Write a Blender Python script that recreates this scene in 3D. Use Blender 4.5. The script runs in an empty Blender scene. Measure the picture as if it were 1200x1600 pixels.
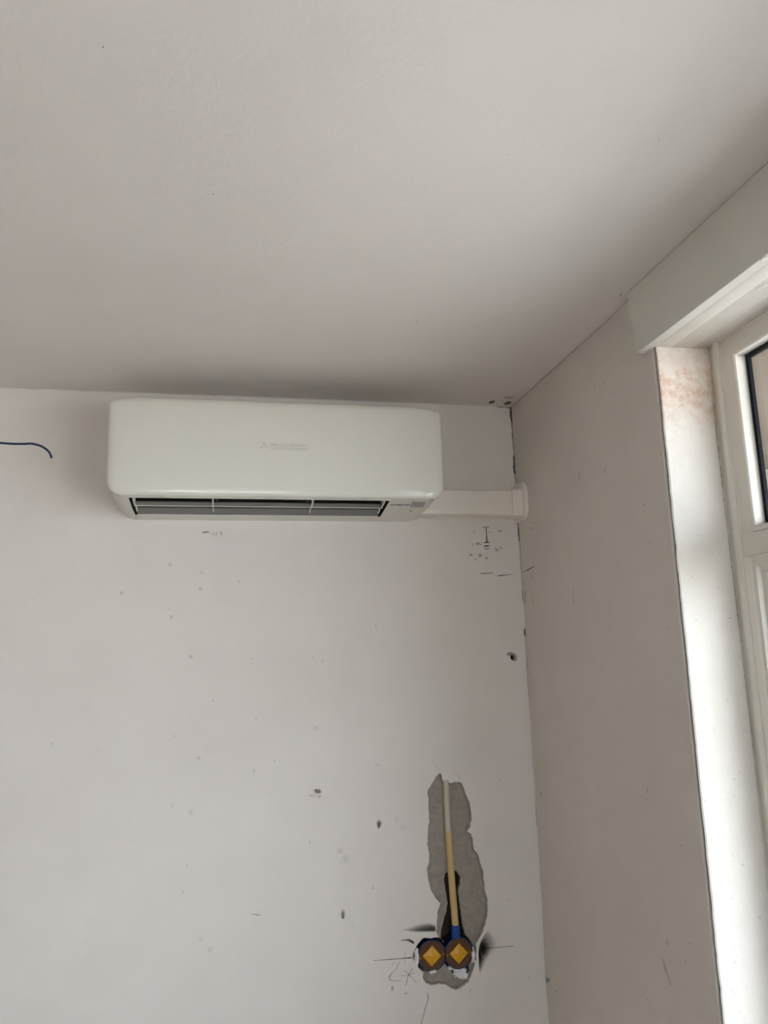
import bpy, bmesh, math, random
import numpy as np
from mathutils import Vector, Matrix, Euler

random.seed(4)
rng = np.random.default_rng(7)
scene = bpy.context.scene
COL = scene.collection
H = 2.40                       # ceiling height; back wall is y=0, right wall is x=0

# ------------------------------------------------------------------ camera
CF, YAW, PITCH, ROLL = 1210.37, 0.2011, 0.18923, -0.02898
CAM = np.array([-0.86718, -2.2, H - 0.77131])
def cam_axes():
    cy, sy, cp, sp = math.cos(YAW), math.sin(YAW), math.cos(PITCH), math.sin(PITCH)
    w = np.array([sy*cp, cy*cp, sp]); r = np.array([cy, -sy, 0.0]); u = np.cross(r, w)
    c, s = math.cos(ROLL), math.sin(ROLL)
    return c*r + s*u, -s*r + c*u, w
RX, UP, FW = cam_axes()
cd = bpy.data.cameras.new('camera'); cam = bpy.data.objects.new('camera', cd); COL.objects.link(cam)
cd.sensor_fit = 'VERTICAL'; cd.sensor_height = 36.0; cd.sensor_width = 27.0; cd.lens = CF*36.0/1600.0
cd.clip_start = 0.02
cam.matrix_world = Matrix(((RX[0], UP[0], -FW[0], CAM[0]), (RX[1], UP[1], -FW[1], CAM[1]), (RX[2], UP[2], -FW[2], CAM[2]), (0, 0, 0, 1)))
scene.camera = cam

# ------------------------------------------------------------------ sky, portals, exposure
wd = bpy.data.worlds.new('overcast_sky'); scene.world = wd; wd.use_nodes = True
bg = wd.node_tree.nodes['Background']; bg.inputs[0].default_value = (0.84, 0.92, 1.0, 1); bg.inputs[1].default_value = 1.0
sl = bpy.data.lights.new('sun', 'SUN'); sl.energy = 4.2; sl.angle = .02; sl.color = (1.0, .97, .94)   # from behind the house: lights the ground outside only
so = bpy.data.objects.new('sun', sl); COL.objects.link(so); so.rotation_euler = Vector((.60, -.12, -.79)).to_track_quat('-Z', 'Y').to_euler()
def portal(name, loc, rot, sx, sy):
    l = bpy.data.lights.new(name, 'AREA'); l.shape = 'RECTANGLE'; l.size = sx; l.size_y = sy
    l.cycles.is_portal = True
    o = bpy.data.objects.new(name, l); COL.objects.link(o); o.location = loc; o.rotation_euler = rot
WY0, WY1, WZ0, WZ1 = -0.8215, -2.80, 0.60, H - 0.146      # side window opening
RX0, RX1, RZ0, RZ1 = -1.65, -0.25, 0.85, 2.0                # opening of the added rear fill window
YF, XL = -5.0, -4.0
portal('portal_side', (0.215, (WY0+WY1)/2, (WZ0+WZ1)/2), (0, math.pi/2, 0), WZ1-WZ0, WY0-WY1)
portal('portal_rear', ((RX0+RX1)/2, YF-0.26, (RZ0+RZ1)/2), (math.pi/2, 0, 0), RX1-RX0, RZ1-RZ0)
vs = scene.view_settings
vs.view_transform = 'Standard'; vs.look = 'None'; vs.gamma = 1.0; vs.use_curve_mapping = False
vs.exposure = 3.36
scene.cycles.diffuse_bounces = 8; scene.cycles.max_bounces = 12; scene.cycles.transparent_max_bounces = 16

# ------------------------------------------------------------------ helpers
def on_plane(px, py, axis, val):
    """surveyed photo point -> place on a wall plane (axis 0: x=val, 1: y=val, 2: z=val)"""
    d = FW + (px-600)/CF*RX - (py-800)/CF*UP
    return CAM + d*((val-CAM[axis])/d[axis])
def W(px, py):
    q = on_plane(px, py, 1, 0.0); return (q[0], q[2])
def WR(px, py):
    q = on_plane(px, py, 0, 0.0); return (q[1], q[2])

def tag(o, label, cat=None, kind=None, group=None):
    o['label'] = label
    if cat: o['category'] = cat
    if kind: o['kind'] = kind
    if group: o['group'] = group
    return o
def empty(name, loc=(0, 0, 0)):
    o = bpy.data.objects.new(name, None); COL.objects.link(o); o.location = loc; o.empty_display_size = .05
    return o
def link(name, me, m=None, parent=None, smooth=False, angle=None):
    o = bpy.data.objects.new(name, me); COL.objects.link(o)
    if m is not None and not me.materials: me.materials.append(m)
    if smooth:
        me.polygons.foreach_set('use_smooth', [True]*len(me.polygons))
        if angle is not None: me.set_sharp_from_angle(angle=angle)
    if parent is not None:
        o.parent = parent
        o.matrix_parent_inverse = Matrix.Translation(-Vector(parent.location))
    return o
def mesh(name, vs_, fs, m=None, parent=None, smooth=False, angle=None):
    me = bpy.data.meshes.new(name); me.from_pydata([tuple(map(float, v)) for v in vs_], [], fs); me.update()
    return link(name, me, m, parent, smooth, angle)
def bm_obj(name, bm, m=None, parent=None, smooth=False, angle=None):
    bmesh.ops.recalc_face_normals(bm, faces=bm.faces)
    me = bpy.data.meshes.new(name); bm.to_mesh(me); bm.free()
    return link(name, me, m, parent, smooth, angle)
def bm_box(bm, a, b, bevel=0, seg=2):
    x0, x1 = sorted((a[0], b[0])); y0, y1 = sorted((a[1], b[1])); z0, z1 = sorted((a[2], b[2]))
    r = bmesh.ops.create_cube(bm, size=1)
    for v in r['verts']:
        v.co = Vector(((x0+x1)/2+v.co.x*(x1-x0), (y0+y1)/2+v.co.y*(y1-y0), (z0+z1)/2+v.co.z*(z1-z0)))
    if bevel:
        es = list({e for v in r['verts'] for e in v.link_edges})
        bmesh.ops.bevel(bm, geom=es, offset=bevel, segments=seg, profile=.5, affect='EDGES')
def box(name, a, b, m, parent=None, bevel=0, seg=2):
    bm = bmesh.new(); bm_box(bm, a, b, bevel, seg)
    return bm_obj(name, bm, m, parent, smooth=bevel > 0, angle=math.radians(35))
def prism(name, poly, axis, a, b, m, parent=None, smooth=False, angle=math.radians(40)):
    """extrude 2D polygon along axis between a and b; poly coords are the two other axes in order"""
    n = len(poly); vs_ = []
    for t in (a, b):
        for (p, q) in poly:
            v = [p, q]; v.insert(axis, t); vs_.append(v)
    fs = [list(range(n)), list(range(2*n-1, n-1, -1))] + [[i, n+i, n+(i+1) % n, (i+1) % n] for i in range(n)]
    bm = bmesh.new(); bv = [bm.verts.new(v) for v in vs_]
    for f in fs: bm.faces.new([bv[i] for i in f])
    return bm_obj(name, bm, m, parent, smooth, angle)
def tube(name, pts, rad, m, parent=None, seg=14, caps=True):
    pts = [Vector(p) for p in pts]; n = len(pts)
    rad = rad if isinstance(rad, (list, tuple)) else [rad]*n
    bm = bmesh.new(); rings = []
    ref = None
    for i, p in enumerate(pts):
        t = (pts[min(i+1, n-1)]-pts[max(i-1, 0)]).normalized()
        if ref is None: ref = Vector((0, 0, 1)) if abs(t.z) < .9 else Vector((1, 0, 0))
        a = (ref - t*ref.dot(t)).normalized(); b = t.cross(a); ref = a
        rings.append([bm.verts.new(p+(a*math.cos(2*math.pi*k/seg)+b*math.sin(2*math.pi*k/seg))*rad[i]) for k in range(seg)])
    for i in range(n-1):
        for k in range(seg):
            bm.faces.new([rings[i][k], rings[i][(k+1) % seg], rings[i+1][(k+1) % seg], rings[i+1][k]])
    if caps: bm.faces.new(rings[0]); bm.faces.new(rings[-1])
    return bm_obj(name, bm, m, parent, True, math.radians(50))
def spline(pts, k=8):
    out = []; P = [Vector(p) for p in pts]; P = [P[0]*2-P[1]]+P+[P[-1]*2-P[-2]]
    for i in range(1, len(P)-2):
        for j in range(k):
            t = j/k; a, b, c, d = P[i-1:i+3]
            out.append(.5*((2*b)+(c-a)*t+(2*a-5*b+4*c-d)*t*t+(3*b-a-3*c+d)*t**3))
    return out+[P[-2]]

# ------------------------------------------------------------------ materials
def newmat(name):
    m = bpy.data.materials.new(name); m.use_nodes = True
    return m, m.node_tree, m.node_tree.nodes['Principled BSDF']
def noise(nt, scale, detail=4, rough=.55, coord=None, vec_scale=None):
    n = nt.nodes.new('ShaderNodeTexNoise'); n.inputs['Scale'].default_value = scale
    n.inputs['Detail'].default_value = detail; n.inputs['Roughness'].default_value = rough
    g = nt.nodes.new('ShaderNodeNewGeometry')
    src = g.outputs['Position']
    if vec_scale:
        mp = nt.nodes.new('ShaderNodeMapping'); mp.inputs['Scale'].default_value = vec_scale
        nt.links.new(src, mp.inputs['Vector']); src = mp.outputs['Vector']
    nt.links.new(src, n.inputs['Vector'])
    return n.outputs['Fac']
def ramp(nt, fac, stops):
    r = nt.nodes.new('ShaderNodeValToRGB'); nt.links.new(fac, r.inputs[0])
    e = r.color_ramp.elements
    while len(e) < len(stops): e.new(.5)
    for el, (p, c) in zip(e, stops): el.position = p; el.color = (*c, 1) if len(c) == 3 else c
    return r.outputs[0]
def mix(nt, fac, a, b):
    n = nt.nodes.new('ShaderNodeMix'); n.data_type = 'RGBA'
    for s, v in ((n.inputs[0], fac), (n.inputs[6], a), (n.inputs[7], b)):
        if isinstance(v, bpy.types.NodeSocket): nt.links.new(v, s)
        elif isinstance(v, (int, float)): s.default_value = v
        else: s.default_value = (*v, 1)
    return n.outputs[2]
def math_(nt, op, a, b=None, clamp=False):
    n = nt.nodes.new('ShaderNodeMath'); n.operation = op; n.use_clamp = clamp
    for i, v in enumerate((a, b)):
        if v is None: continue
        if isinstance(v, (int, float)): n.inputs[i].default_value = v
        else: nt.links.new(v, n.inputs[i])
    return n.outputs[0]
def add_bump(nt, b, h, strength, dist):
    n = nt.nodes.new('ShaderNodeBump'); n.inputs['Strength'].default_value = strength; n.inputs['Distance'].default_value = dist
    nt.links.new(h, n.inputs['Height']); nt.links.new(n.outputs['Normal'], b.inputs['Normal'])
def simple(name, c, rough=.5, metal=0., spec=.5, coat=0.):
    m, nt, b = newmat(name)
    b.inputs['Base Color'].default_value = (*c, 1); b.inputs['Roughness'].default_value = rough
    b.inputs['Metallic'].default_value = metal; b.inputs['Specular IOR Level'].default_value = spec
    b.inputs['Coat Weight'].default_value = coat
    return m
def plaster(name, c, c2, bump=.25, scale=6., fine=90., rough=.75, raw=False, spec=.25):
    m, nt, b = newmat(name)
    f = noise(nt, scale, 5, .6)
    col = mix(nt, ramp(nt, f, [(.3, (0, 0, 0)), (.7, (1, 1, 1))]), c, c2)
    sp = ramp(nt, noise(nt, 160, 2, .5), [(.74, (0, 0, 0)), (.80, (1, 1, 1))])
    col = mix(nt, math_(nt, 'MULTIPLY', sp, .10), col, (.25, .22, .2))
    h = math_(nt, 'ADD', noise(nt, fine, 4, .6), math_(nt, 'MULTIPLY', noise(nt, scale*2.5, 3, .5), 1.5))
    if raw:
        at = nt.nodes.new('ShaderNodeAttribute'); at.attribute_name = 'raw'
        rc = mix(nt, ramp(nt, noise(nt, 55, 6, .7), [(.3, (0, 0, 0)), (.7, (1, 1, 1))]), (.27, .238, .208), (.37, .335, .30))
        rc = mix(nt, math_(nt, 'MULTIPLY', ramp(nt, noise(nt, 420, 2, .6), [(.55, (0, 0, 0)), (.75, (1, 1, 1))]), .35), rc, (.52, .5, .47))
        at2 = nt.nodes.new('ShaderNodeAttribute'); at2.attribute_name = 'core'
        rc = mix(nt, at2.outputs['Fac'], rc, (.055, .04, .032))
        col = mix(nt, at.outputs['Fac'], col, rc)
        h = math_(nt, 'ADD', h, math_(nt, 'MULTIPLY', math_(nt, 'MULTIPLY', noise(nt, 300, 4, .7), 4.), at.outputs['Fac']))
    nt.links.new(col, b.inputs['Base Color']); b.inputs['Roughness'].default_value = rough
    b.inputs['Specular IOR Level'].default_value = spec
    add_bump(nt, b, h, bump, .002)
    return m

M = {}
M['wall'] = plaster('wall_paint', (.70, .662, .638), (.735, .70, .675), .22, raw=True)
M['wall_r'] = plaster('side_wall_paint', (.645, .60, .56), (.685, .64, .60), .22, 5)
M['ceil'] = plaster('ceiling_paint', (.715, .68, .66), (.745, .71, .69), .30, 4, 70)
M['fascia'] = plaster('fascia_paint', (.66, .65, .60), (.69, .67, .63), .10, 3, 60, .6)
M['gloss'] = plaster('frame_gloss_paint', (.71, .685, .635), (.74, .715, .665), .10, 8, 50, .30, spec=.5)
M['soffit'] = plaster('soffit_paint', (.74, .70, .65), (.79, .76, .71), .25, 14, 70, .6)
M['floor'] = plaster('floor_screed', (.62, .56, .50), (.68, .63, .56), .3, 4)
M['wall_l'] = plaster('bare_plaster', (.42, .37, .33), (.48, .43, .38), .3, 3)
M['ground'] = plaster('paving', (.36, .35, .33), (.44, .43, .41), .3, 2)
def jamb_mat():
    m, nt, b = newmat('jamb_plaster')
    g = nt.nodes.new('ShaderNodeNewGeometry'); s = nt.nodes.new('ShaderNodeSeparateXYZ'); nt.links.new(g.outputs['Position'], s.inputs[0])
    # a band of old pink undercoat that shows through where the paint has worn off near the top
    z = math_(nt, 'ADD', s.outputs['Z'], math_(nt, 'MULTIPLY', math_(nt, 'SUBTRACT', noise(nt, 22, 4, .65), .5), .12))
    band = ramp(nt, math_(nt, 'DIVIDE', math_(nt, 'SUBTRACT', z, H-.42), .36, True),
                [(0, (0, 0, 0)), (.28, (.15, .15, .15)), (.46, (.9, .9, .9)), (.55, (.85, .85, .85)), (.66, (.42, .42, .42)), (1, (.30, .30, .30))])
    blot = ramp(nt, noise(nt, 60, 6, .7), [(.36, (.25, .25, .25)), (.62, (1, 1, 1))])
    base = mix(nt, ramp(nt, noise(nt, 9, 5, .6), [(.3, (0, 0, 0)), (.7, (1, 1, 1))]), (.80, .77, .73), (.85, .83, .80))
    col = mix(nt, math_(nt, 'MULTIPLY', band, blot), base, (.62, .40, .28))
    spk = ramp(nt, noise(nt, 120, 3, .5), [(.70, (0, 0, 0)), (.76, (1, 1, 1))])
    col = mix(nt, math_(nt, 'MULTIPLY', spk, .45), col, (.30, .20, .14))
    nt.links.new(col, b.inputs['Base Color']); b.inputs['Roughness'].default_value = .6
    add_bump(nt, b, math_(nt, 'ADD', noise(nt, 70, 5, .65), noise(nt, 18, 4, .6)), .5, .003)
    return m
M['jamb'] = jamb_mat()
M['ac'] = simple('unit_white_plastic', (.68, .665, .612), .15, coat=.15)
M['ac_body'] = simple('unit_casing_plastic', (.69, .67, .62), .40)
M['louver'] = simple('louver_shade_grey', (.16, .157, .148), .5)  # grey stands in for the shade on the slats inside the outlet
M['louver_edge'] = simple('louver_pale_edge', (.68, .67, .63), .4)
M['cavity'] = simple('outlet_dark', (.012, .012, .012), .7)
M['logo'] = simple('logo_grey', (.52, .51, .465), .35)
M['print'] = simple('black_print', (.03, .03, .03), .5)
M['display'] = simple('display_window', (.30, .30, .32), .25)
M['label'] = simple('label_grey', (.62, .60, .57), .5)
M['trunk'] = simple('trunking_plastic', (.76, .715, .665), .38)
M['rubber'] = simple('gasket_black', (.004, .005, .010), .6, spec=.2)
M['gap_shade'] = simple('gap_shade_dark', (.035, .037, .04), .8, spec=.1)
M['pipe_grey'] = simple('conduit_grey_beige', (.52, .48, .39), .45)
M['pipe_tan'] = simple('conduit_tan', (.56, .40, .19), .42)
M['blue'] = simple('box_blue_plastic', (.006, .022, .10), .45)
M['blue_light'] = simple('collar_blue_plastic', (.006, .062, .27), .4)
M['amber'] = simple('cover_brown_plastic', (.085, .035, .008), .3)
M['yellow'] = simple('cover_yellow_plastic', (.66, .33, .006), .35)
M['amber_screw'] = simple('cover_peg_amber', (.45, .20, .02), .35)
M['gypsum'] = plaster('gypsum', (.80, .79, .80), (.86, .85, .85), .6, 40, 200)
M['wire'] = simple('wire_blue_insulation', (.006, .022, .062), .4)
M['copper'] = simple('bare_copper', (.60, .26, .16), .35, .8)
M['boards'] = plaster('weathered_boards', (.085, .068, .053), (.10, .081, .064), .3, 7)
M['eave'] = plaster('eave_boarding', (.10, .082, .066), (.12, .098, .079), .2, 5)
M['steel'] = simple('screw_steel', (.35, .33, .3), .4, .7)
def glass():
    m, nt, b = newmat('window_glass'); nt.nodes.remove(b)
    out = [n for n in nt.nodes if n.type == 'OUTPUT_MATERIAL'][0]
    t = nt.nodes.new('ShaderNodeBsdfTransparent'); t.inputs[0].default_value = (.975, .98, .975, 1)
    g = nt.nodes.new('ShaderNodeBsdfGlossy'); g.inputs['Roughness'].default_value = .02
    lw = nt.nodes.new('ShaderNodeLayerWeight'); lw.inputs[0].default_value = .5; f = math_(nt, 'ADD', math_(nt, 'MULTIPLY', math_(nt, 'POWER', lw.outputs['Facing'], 5.), .96), .04)
    x = nt.nodes.new('ShaderNodeMixShader')
    nt.links.new(f, x.inputs[0]); nt.links.new(t.outputs[0], x.inputs[1]); nt.links.new(g.outputs[0], x.inputs[2])
    nt.links.new(x.outputs[0], out.inputs[0])
    return m
M['glass'] = glass()
def stain(name, c, scale, lo, hi):
    m, nt, b = newmat(name)
    out = [n for n in nt.nodes if n.type == 'OUTPUT_MATERIAL'][0]
    b.inputs['Base Color'].default_value = (*c, 1); b.inputs['Roughness'].default_value = .9; b.inputs['Specular IOR Level'].default_value = .1
    at = nt.nodes.new('ShaderNodeAttribute'); at.attribute_name = 'a'
    k = ramp(nt, noise(nt, scale, 3, .6), [(lo, (.5, .5, .5)), (hi, (1, 1, 1))])
    t = nt.nodes.new('ShaderNodeBsdfTransparent'); x = nt.nodes.new('ShaderNodeMixShader')
    nt.links.new(math_(nt, 'MULTIPLY', at.outputs['Fac'], k, True), x.inputs[0])
    nt.links.new(t.outputs[0], x.inputs[1]); nt.links.new(b.outputs[0], x.inputs[2]); nt.links.new(x.outputs[0], out.inputs[0])
    return m
M['graphite'] = stain('graphite', (.03, .028, .026), 500, .3, .55)
M['dirt'] = stain('dirt_smudge', (.06, .055, .05), 260, .3, .6)
M['dark_mark'] = stain('dark_mark', (.02, .018, .016), 45, .1, .4)
M['rust'] = stain('rusty_chip', (.28, .16, .10), 500, .35, .6)
M['crack'] = stain('crack_dark', (.02, .016, .012), 240, .35, .6)

# ------------------------------------------------------------------ structure: floor, ceiling, plain walls
tag(box('floor', (XL-.1, YF-.3, -.08), (.195, .1, 0), M['floor']), 'bare grey-brown screed floor of the room', 'floor', 'structure')
ceil = tag(box('ceiling', (XL-.1, YF-.3, H), (.195, .1, H+.12), M['ceil']), 'off-white trowelled ceiling above the air conditioner', 'ceiling', 'structure')
tag(box('wall_left', (XL-.1, YF, 0), (XL, .0, H), M['wall_l']), 'plain bare plaster wall at the far left of the room', 'wall', 'structure')
bm = bmesh.new()
bm_box(bm, (XL, YF-.3, 0), (RX0, YF, H)); bm_box(bm, (RX1, YF-.3, 0), (0, YF, H))
bm_box(bm, (RX0, YF-.3, 0), (RX1, YF, RZ0)); bm_box(bm, (RX0, YF-.3, RZ1), (RX1, YF, H))
tag(bm_obj('wall_front', bm, M['wall_r']), 'off-white wall behind the camera with an added window', 'wall', 'structure')

# ------------------------------------------------------------------ back wall with chased plaster (height field) and a drilled hole
def vnoise(X, Z, s, seed):
    g = np.random.default_rng(seed).random((128, 128))
    u, v = X/s + 1000.37, Z/s + 1000.71
    i, j = np.floor(u).astype(int), np.floor(v).astype(int); fu, fv = u-i, v-j
    fu, fv = fu*fu*(3-2*fu), fv*fv*(3-2*fv)
    G = lambda a, b: g[a % 128, b % 128]
    return (G(i, j)*(1-fu)+G(i+1, j)*fu)*(1-fv)+(G(i, j+1)*(1-fu)+G(i+1, j+1)*fu)*fv - .5
def fbm(X, Z, s, seed): return vnoise(X, Z, s, seed)+.5*vnoise(X, Z, s/2, seed+1)+.25*vnoise(X, Z, s/4, seed+2)
def sdist(poly, X, Z):
    """signed distance, positive inside"""
    P = np.array(poly); d = np.full(X.shape, 1e9); ins = np.zeros(X.shape, bool)
    for k in range(len(P)):
        a, b = P[k], P[(k+1) % len(P)]; e = b-a
        wx, wz = X-a[0], Z-a[1]; t = np.clip((wx*e[0]+wz*e[1])/(e@e+1e-15), 0, 1)
        d = np.minimum(d, (wx-e[0]*t)**2+(wz-e[1]*t)**2)
        c = ((a[1] > Z) != (b[1] > Z)); den = e[1] if abs(e[1]) > 1e-12 else 1e-12
        ins ^= c & (X < e[0]*(Z-a[1])/den+a[0])
    return np.where(ins, 1, -1)*np.sqrt(d)
def sst(x, a, b):
    t = np.clip((x-a)/(b-a), 0, 1); return t*t*(3-2*t)

CHASE = [(690,1208),(686,1209),(680,1213),(675,1222),(670,1232),(668,1240),(670,1250),(670,1268),(671,1283),(669,1300),(668,1320),(671,1340),
         (667,1358),(669,1375),(674,1392),(681,1403),(687,1411),(684,1425),(682,1440),(682,1455),(684,1464),(672,1462),(660,1467),(652,1476),(647,1487),
         (647,1500),(652,1512),(661,1519),(661,1527),(664,1537),(674,1540),(690,1537),(700,1541),(712,1548),(722,1542),(732,1533),(738,1520),
         (743,1506),(745,1490),(744,1476),(747,1470),(753,1460),(759,1445),(762,1420),(762,1405),(757,1385),(755,1365),(752,1350),(749,1338),
         (742,1326),(740,1317),(737,1304),(731,1299),(736,1292),(737,1271),(734,1255),(728,1239),(723,1225),(719,1221),(711,1222),(702,1224),(692,1222),(691,1214)]
SLOT = [(696,1366),(704,1361),(715,1362),(722,1372),(721,1384),(718,1392),(722,1420),(726,1450),(732,1470),(690,1476),(690,1458),(694,1440),(699,1424),(701,1414),(698,1396),(695,1380)]
HOLE_LOW = [(700,1508),(712,1514),(735,1506),(737,1518),(728,1531),(716,1530),(706,1521)]
def circle_px(cx, cy, r, n=24): return [(cx+r*math.cos(2*math.pi*k/n), cy+r*math.sin(2*math.pi*k/n)) for k in range(n)]
BOXC = [(674.7, 1493.3), (716.7, 1489.3)]

patches = []
def patch(x0, x1, z0, z1, step, fn):
    nx, nz = int(round((x1-x0)/step))+1, int(round((z1-z0)/step))+1
    X, Z = np.meshgrid(np.linspace(x0, x1, nx), np.linspace(z0, z1, nz), indexing='ij')
    D, raw, core = fn(X, Z)
    edge = np.ones_like(X); edge[0, :] = edge[-1, :] = edge[:, 0] = edge[:, -1] = 0
    patches.append((X, Z, D*edge, raw*edge, core*edge, (x0, x1, z0, z1)))
chase = [W(*q) for q in CHASE]; slot = [W(*q) for q in SLOT]; hlow = [W(*q) for q in HOLE_LOW]
boxes = [W(*q) for q in BOXC]
def chase_fn(X, Z):
    jag = .0024*fbm(X, Z, .007, 11)+.0030*fbm(X, Z, .018, 15)
    s = sdist(chase, X, Z)+jag
    D = sst(s, 0, .0045)*(.0125+.0045*fbm(X, Z, .03, 21)+.0016*fbm(X, Z, .006, 31))
    lip = np.exp(-((s+.002)/.003)**2)*.0006*(fbm(X, Z, .02, 41)+.6)
    raw = sst(s, .0000, .0010)
    s2 = sdist(slot, X, Z)+.0014*fbm(X, Z, .008, 51)
    D = np.maximum(D, sst(s2, 0, .006)*.050)
    core = sst(s2, .0005, .003)
    for k, (bx, bz) in enumerate(boxes):
        r = np.hypot(X-bx, Z-bz)+.002*fbm(X, Z, .012, 61+k)
        q = sst(.0455-r, 0, .004)
        D = np.maximum(D, q*.056); core = np.maximum(core, sst(.0455-r, .001, .003)); raw = np.maximum(raw, q)
    s3 = sdist(hlow, X, Z)+.0015*fbm(X, Z, .008, 71)
    D = np.maximum(D, sst(s3, 0, .005)*.030); core = np.maximum(core, sst(s3, 0, .003)*.8)
    return D-lip*(s < 0), raw, core
cx = [q[0] for q in chase]; cz = [q[1] for q in chase]
patch(min(cx)-.014, max(cx)+.014, min(cz)-.014, max(cz)+.014, .00135, chase_fn)
hx, hz = W(801.5, 1027.5)
chip = [W(*q) for q in ((791,1027),(792,1021),(797,1018.5),(804,1020),(808,1025),(809,1031),(804,1034),(800,1031),(797,1025),(794,1024))]
def hole_fn(X, Z):
    r = np.hypot(X-hx, Z-hz)+.001*fbm(X, Z, .006, 81)
    s = sdist(chip, X, Z)+.0007*fbm(X, Z, .004, 91)
    D = np.maximum(sst(s, 0, .002)*.004, sst(.0078-r, 0, .0018)*.045)
    raw = np.maximum(sst(s, 0, .001)*.8, sst(.0082-r, 0, .001)); core = sst(.0078-r, 0, .001)
    core = np.maximum(core, sst(s, .0008, .002)*.35*(Z > hz))
    return D, raw, core
patch(hx-.03, hx+.022, hz-.022, hz+.026, .0008, hole_fn)

def back_wall():
    V, F, A, B = [], [], [], []
    off = 0
    for (X, Z, D, raw, core, r) in patches:
        nx, nz = X.shape
        V.append(np.stack([X.ravel(), D.ravel(), Z.ravel()], 1)); A.append(raw.ravel()); B.append(core.ravel())
        i, j = np.meshgrid(np.arange(nx-1), np.arange(nz-1), indexing='ij'); q = (i*nz+j).ravel()+off
        F.append(np.stack([q, q+nz, q+nz+1, q+1], 1)); off += nx*nz
    xs = sorted({XL, 0.0} | {v for p in patches for v in p[5][:2]}); zs = sorted({0.0, H} | {v for p in patches for v in p[5][2:]})
    gv = np.array([[x, 0, z] for x in xs for z in zs]); V.append(gv); A.append(np.zeros(len(gv))); B.append(np.zeros(len(gv)))
    qs = []
    for i in range(len(xs)-1):
        for j in range(len(zs)-1):
            mx, mz = (xs[i]+xs[i+1])/2, (zs[j]+zs[j+1])/2
            if any(r[0] < mx < r[1] and r[2] < mz < r[3] for (*_, r) in patches): continue
            q = off+i*len(zs)+j; qs.append([q, q+len(zs), q+len(zs)+1, q+1])
    off += len(gv)
    # solid masonry behind: outer skin and rims
    yb = .10
    o = [(XL, 0, 0), (0, 0, 0), (0, 0, H), (XL, 0, H), (XL, yb, 0), (0, yb, 0), (0, yb, H), (XL, yb, H)]
    V.append(np.array(o, float)); A.append(np.zeros(8)); B.append(np.zeros(8))
    for f in ((4, 7, 6, 5), (0, 4, 5, 1), (1, 5, 6, 2), (2, 6, 7, 3), (3, 7, 4, 0)): qs.append([off+k for k in f])
    F.append(np.array(qs)); V = np.concatenate(V); F = np.concatenate(F)
    me = bpy.data.meshes.new('wall_back')
    me.vertices.add(len(V)); me.vertices.foreach_set('co', V.astype(np.float32).ravel())
    me.loops.add(F.size); me.loops.foreach_set('vertex_index', F.astype(np.int32).ravel())
    me.polygons.add(len(F)); me.polygons.foreach_set('loop_start', np.arange(0, F.size, 4, dtype=np.int32))
    me.update(calc_edges=True); me.validate()
    for nm, arr in (('raw', np.concatenate(A)), ('core', np.concatenate(B))):
        at = me.attributes.new(nm, 'FLOAT', 'POINT'); at.data.foreach_set('value', arr.astype(np.float32))
    return link('wall_back', me, M['wall'])
wall = tag(back_wall(), 'off-white back wall with a chased-out plaster channel and pencil marks', 'wall', 'structure')

# ------------------------------------------------------------------ right wall with window reveal
GAP0, GAP1 = -.8125, -.8180
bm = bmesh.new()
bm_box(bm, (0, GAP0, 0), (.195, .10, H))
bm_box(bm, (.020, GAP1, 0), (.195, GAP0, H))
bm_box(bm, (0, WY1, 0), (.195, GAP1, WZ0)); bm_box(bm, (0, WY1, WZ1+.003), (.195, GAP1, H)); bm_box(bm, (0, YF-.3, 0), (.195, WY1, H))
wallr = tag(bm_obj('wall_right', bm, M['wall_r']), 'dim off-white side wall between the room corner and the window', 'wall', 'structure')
# plastered reveal lining with an uneven arris, a dark gap between it and the wall skim
zz = np.linspace(WZ0, WZ1+.002, 150); vv = []; ff = []
jx = .003+.0018*np.array([fbm(np.array([z]), np.array([0.]), .02, 5)[0] for z in zz])
jy = .0009*np.array([fbm(np.array([z]), np.array([3.]), .03, 9)[0] for z in zz])
for k, z in enumerate(zz):
    vv += [(.145, WY0, z), (jx[k]+.0025, WY0, z), (jx[k], WY0+.0018, z), (jx[k], GAP1-.0005+jy[k], z), (.145, GAP1, z)]
for k in range(len(zz)-1):
    for c in range(5): ff.append([k*5+c, k*5+(c+1) % 5, k*5+5+(c+1) % 5, k*5+5+c])
ff += [[0, 1, 2, 3, 4], [len(vv)-1-i for i in range(5)]]
bm = bmesh.new(); bv = [bm.verts.new(v) for v in vv]
for f in ff: bm.faces.new([bv[i] for i in f])
j = bm_obj('jamb_lining', bm, M['jamb'], wallr); j['label'] = 'bright white plastered window jamb with pink worn patch'
box('gap_shade_strip', (.0065, GAP1+.0002, WZ0), (.022, GAP0+.001, WZ1+.002), M['gap_shade'], wallr)  # dark strip paints the shadow inside the open gap
box('window_sill', (-.04, WY1, WZ0-.03), (.122, WY0+.002, WZ0+.001), M['gloss'], wallr, .004)
# soffit of the reveal: two boards and a bead
box('soffit_board', (0.0, WY1, H-.146), (.036, WY0, H-.1415), M['soffit'], wallr, .0012)
box('soffit_board', (.036, WY1, H-.1435), (.088, WY0, H-.139), M['soffit'], wallr, .0012)
box('soffit_bead', (.088, WY1, H-.1405), (.128, WY0, H-.136), M['gloss'], wallr, .002)
for px, py in ((1190, 452), (1197, 404)):
    q = on_plane(px, py, 2, H-.1465)
    bm = bmesh.new(); bmesh.ops.create_cone(bm, cap_ends=True, segments=20, radius1=.010, radius2=.012, depth=.0014)
    for v in bm.verts: v.co = Vector((q[0]+v.co.x*.55, q[1]+v.co.y, H-(.1462 if py < 430 else .1437)+v.co.z))
    bm_obj('filler_spot', bm, M['soffit'], wallr, True, .6)
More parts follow.
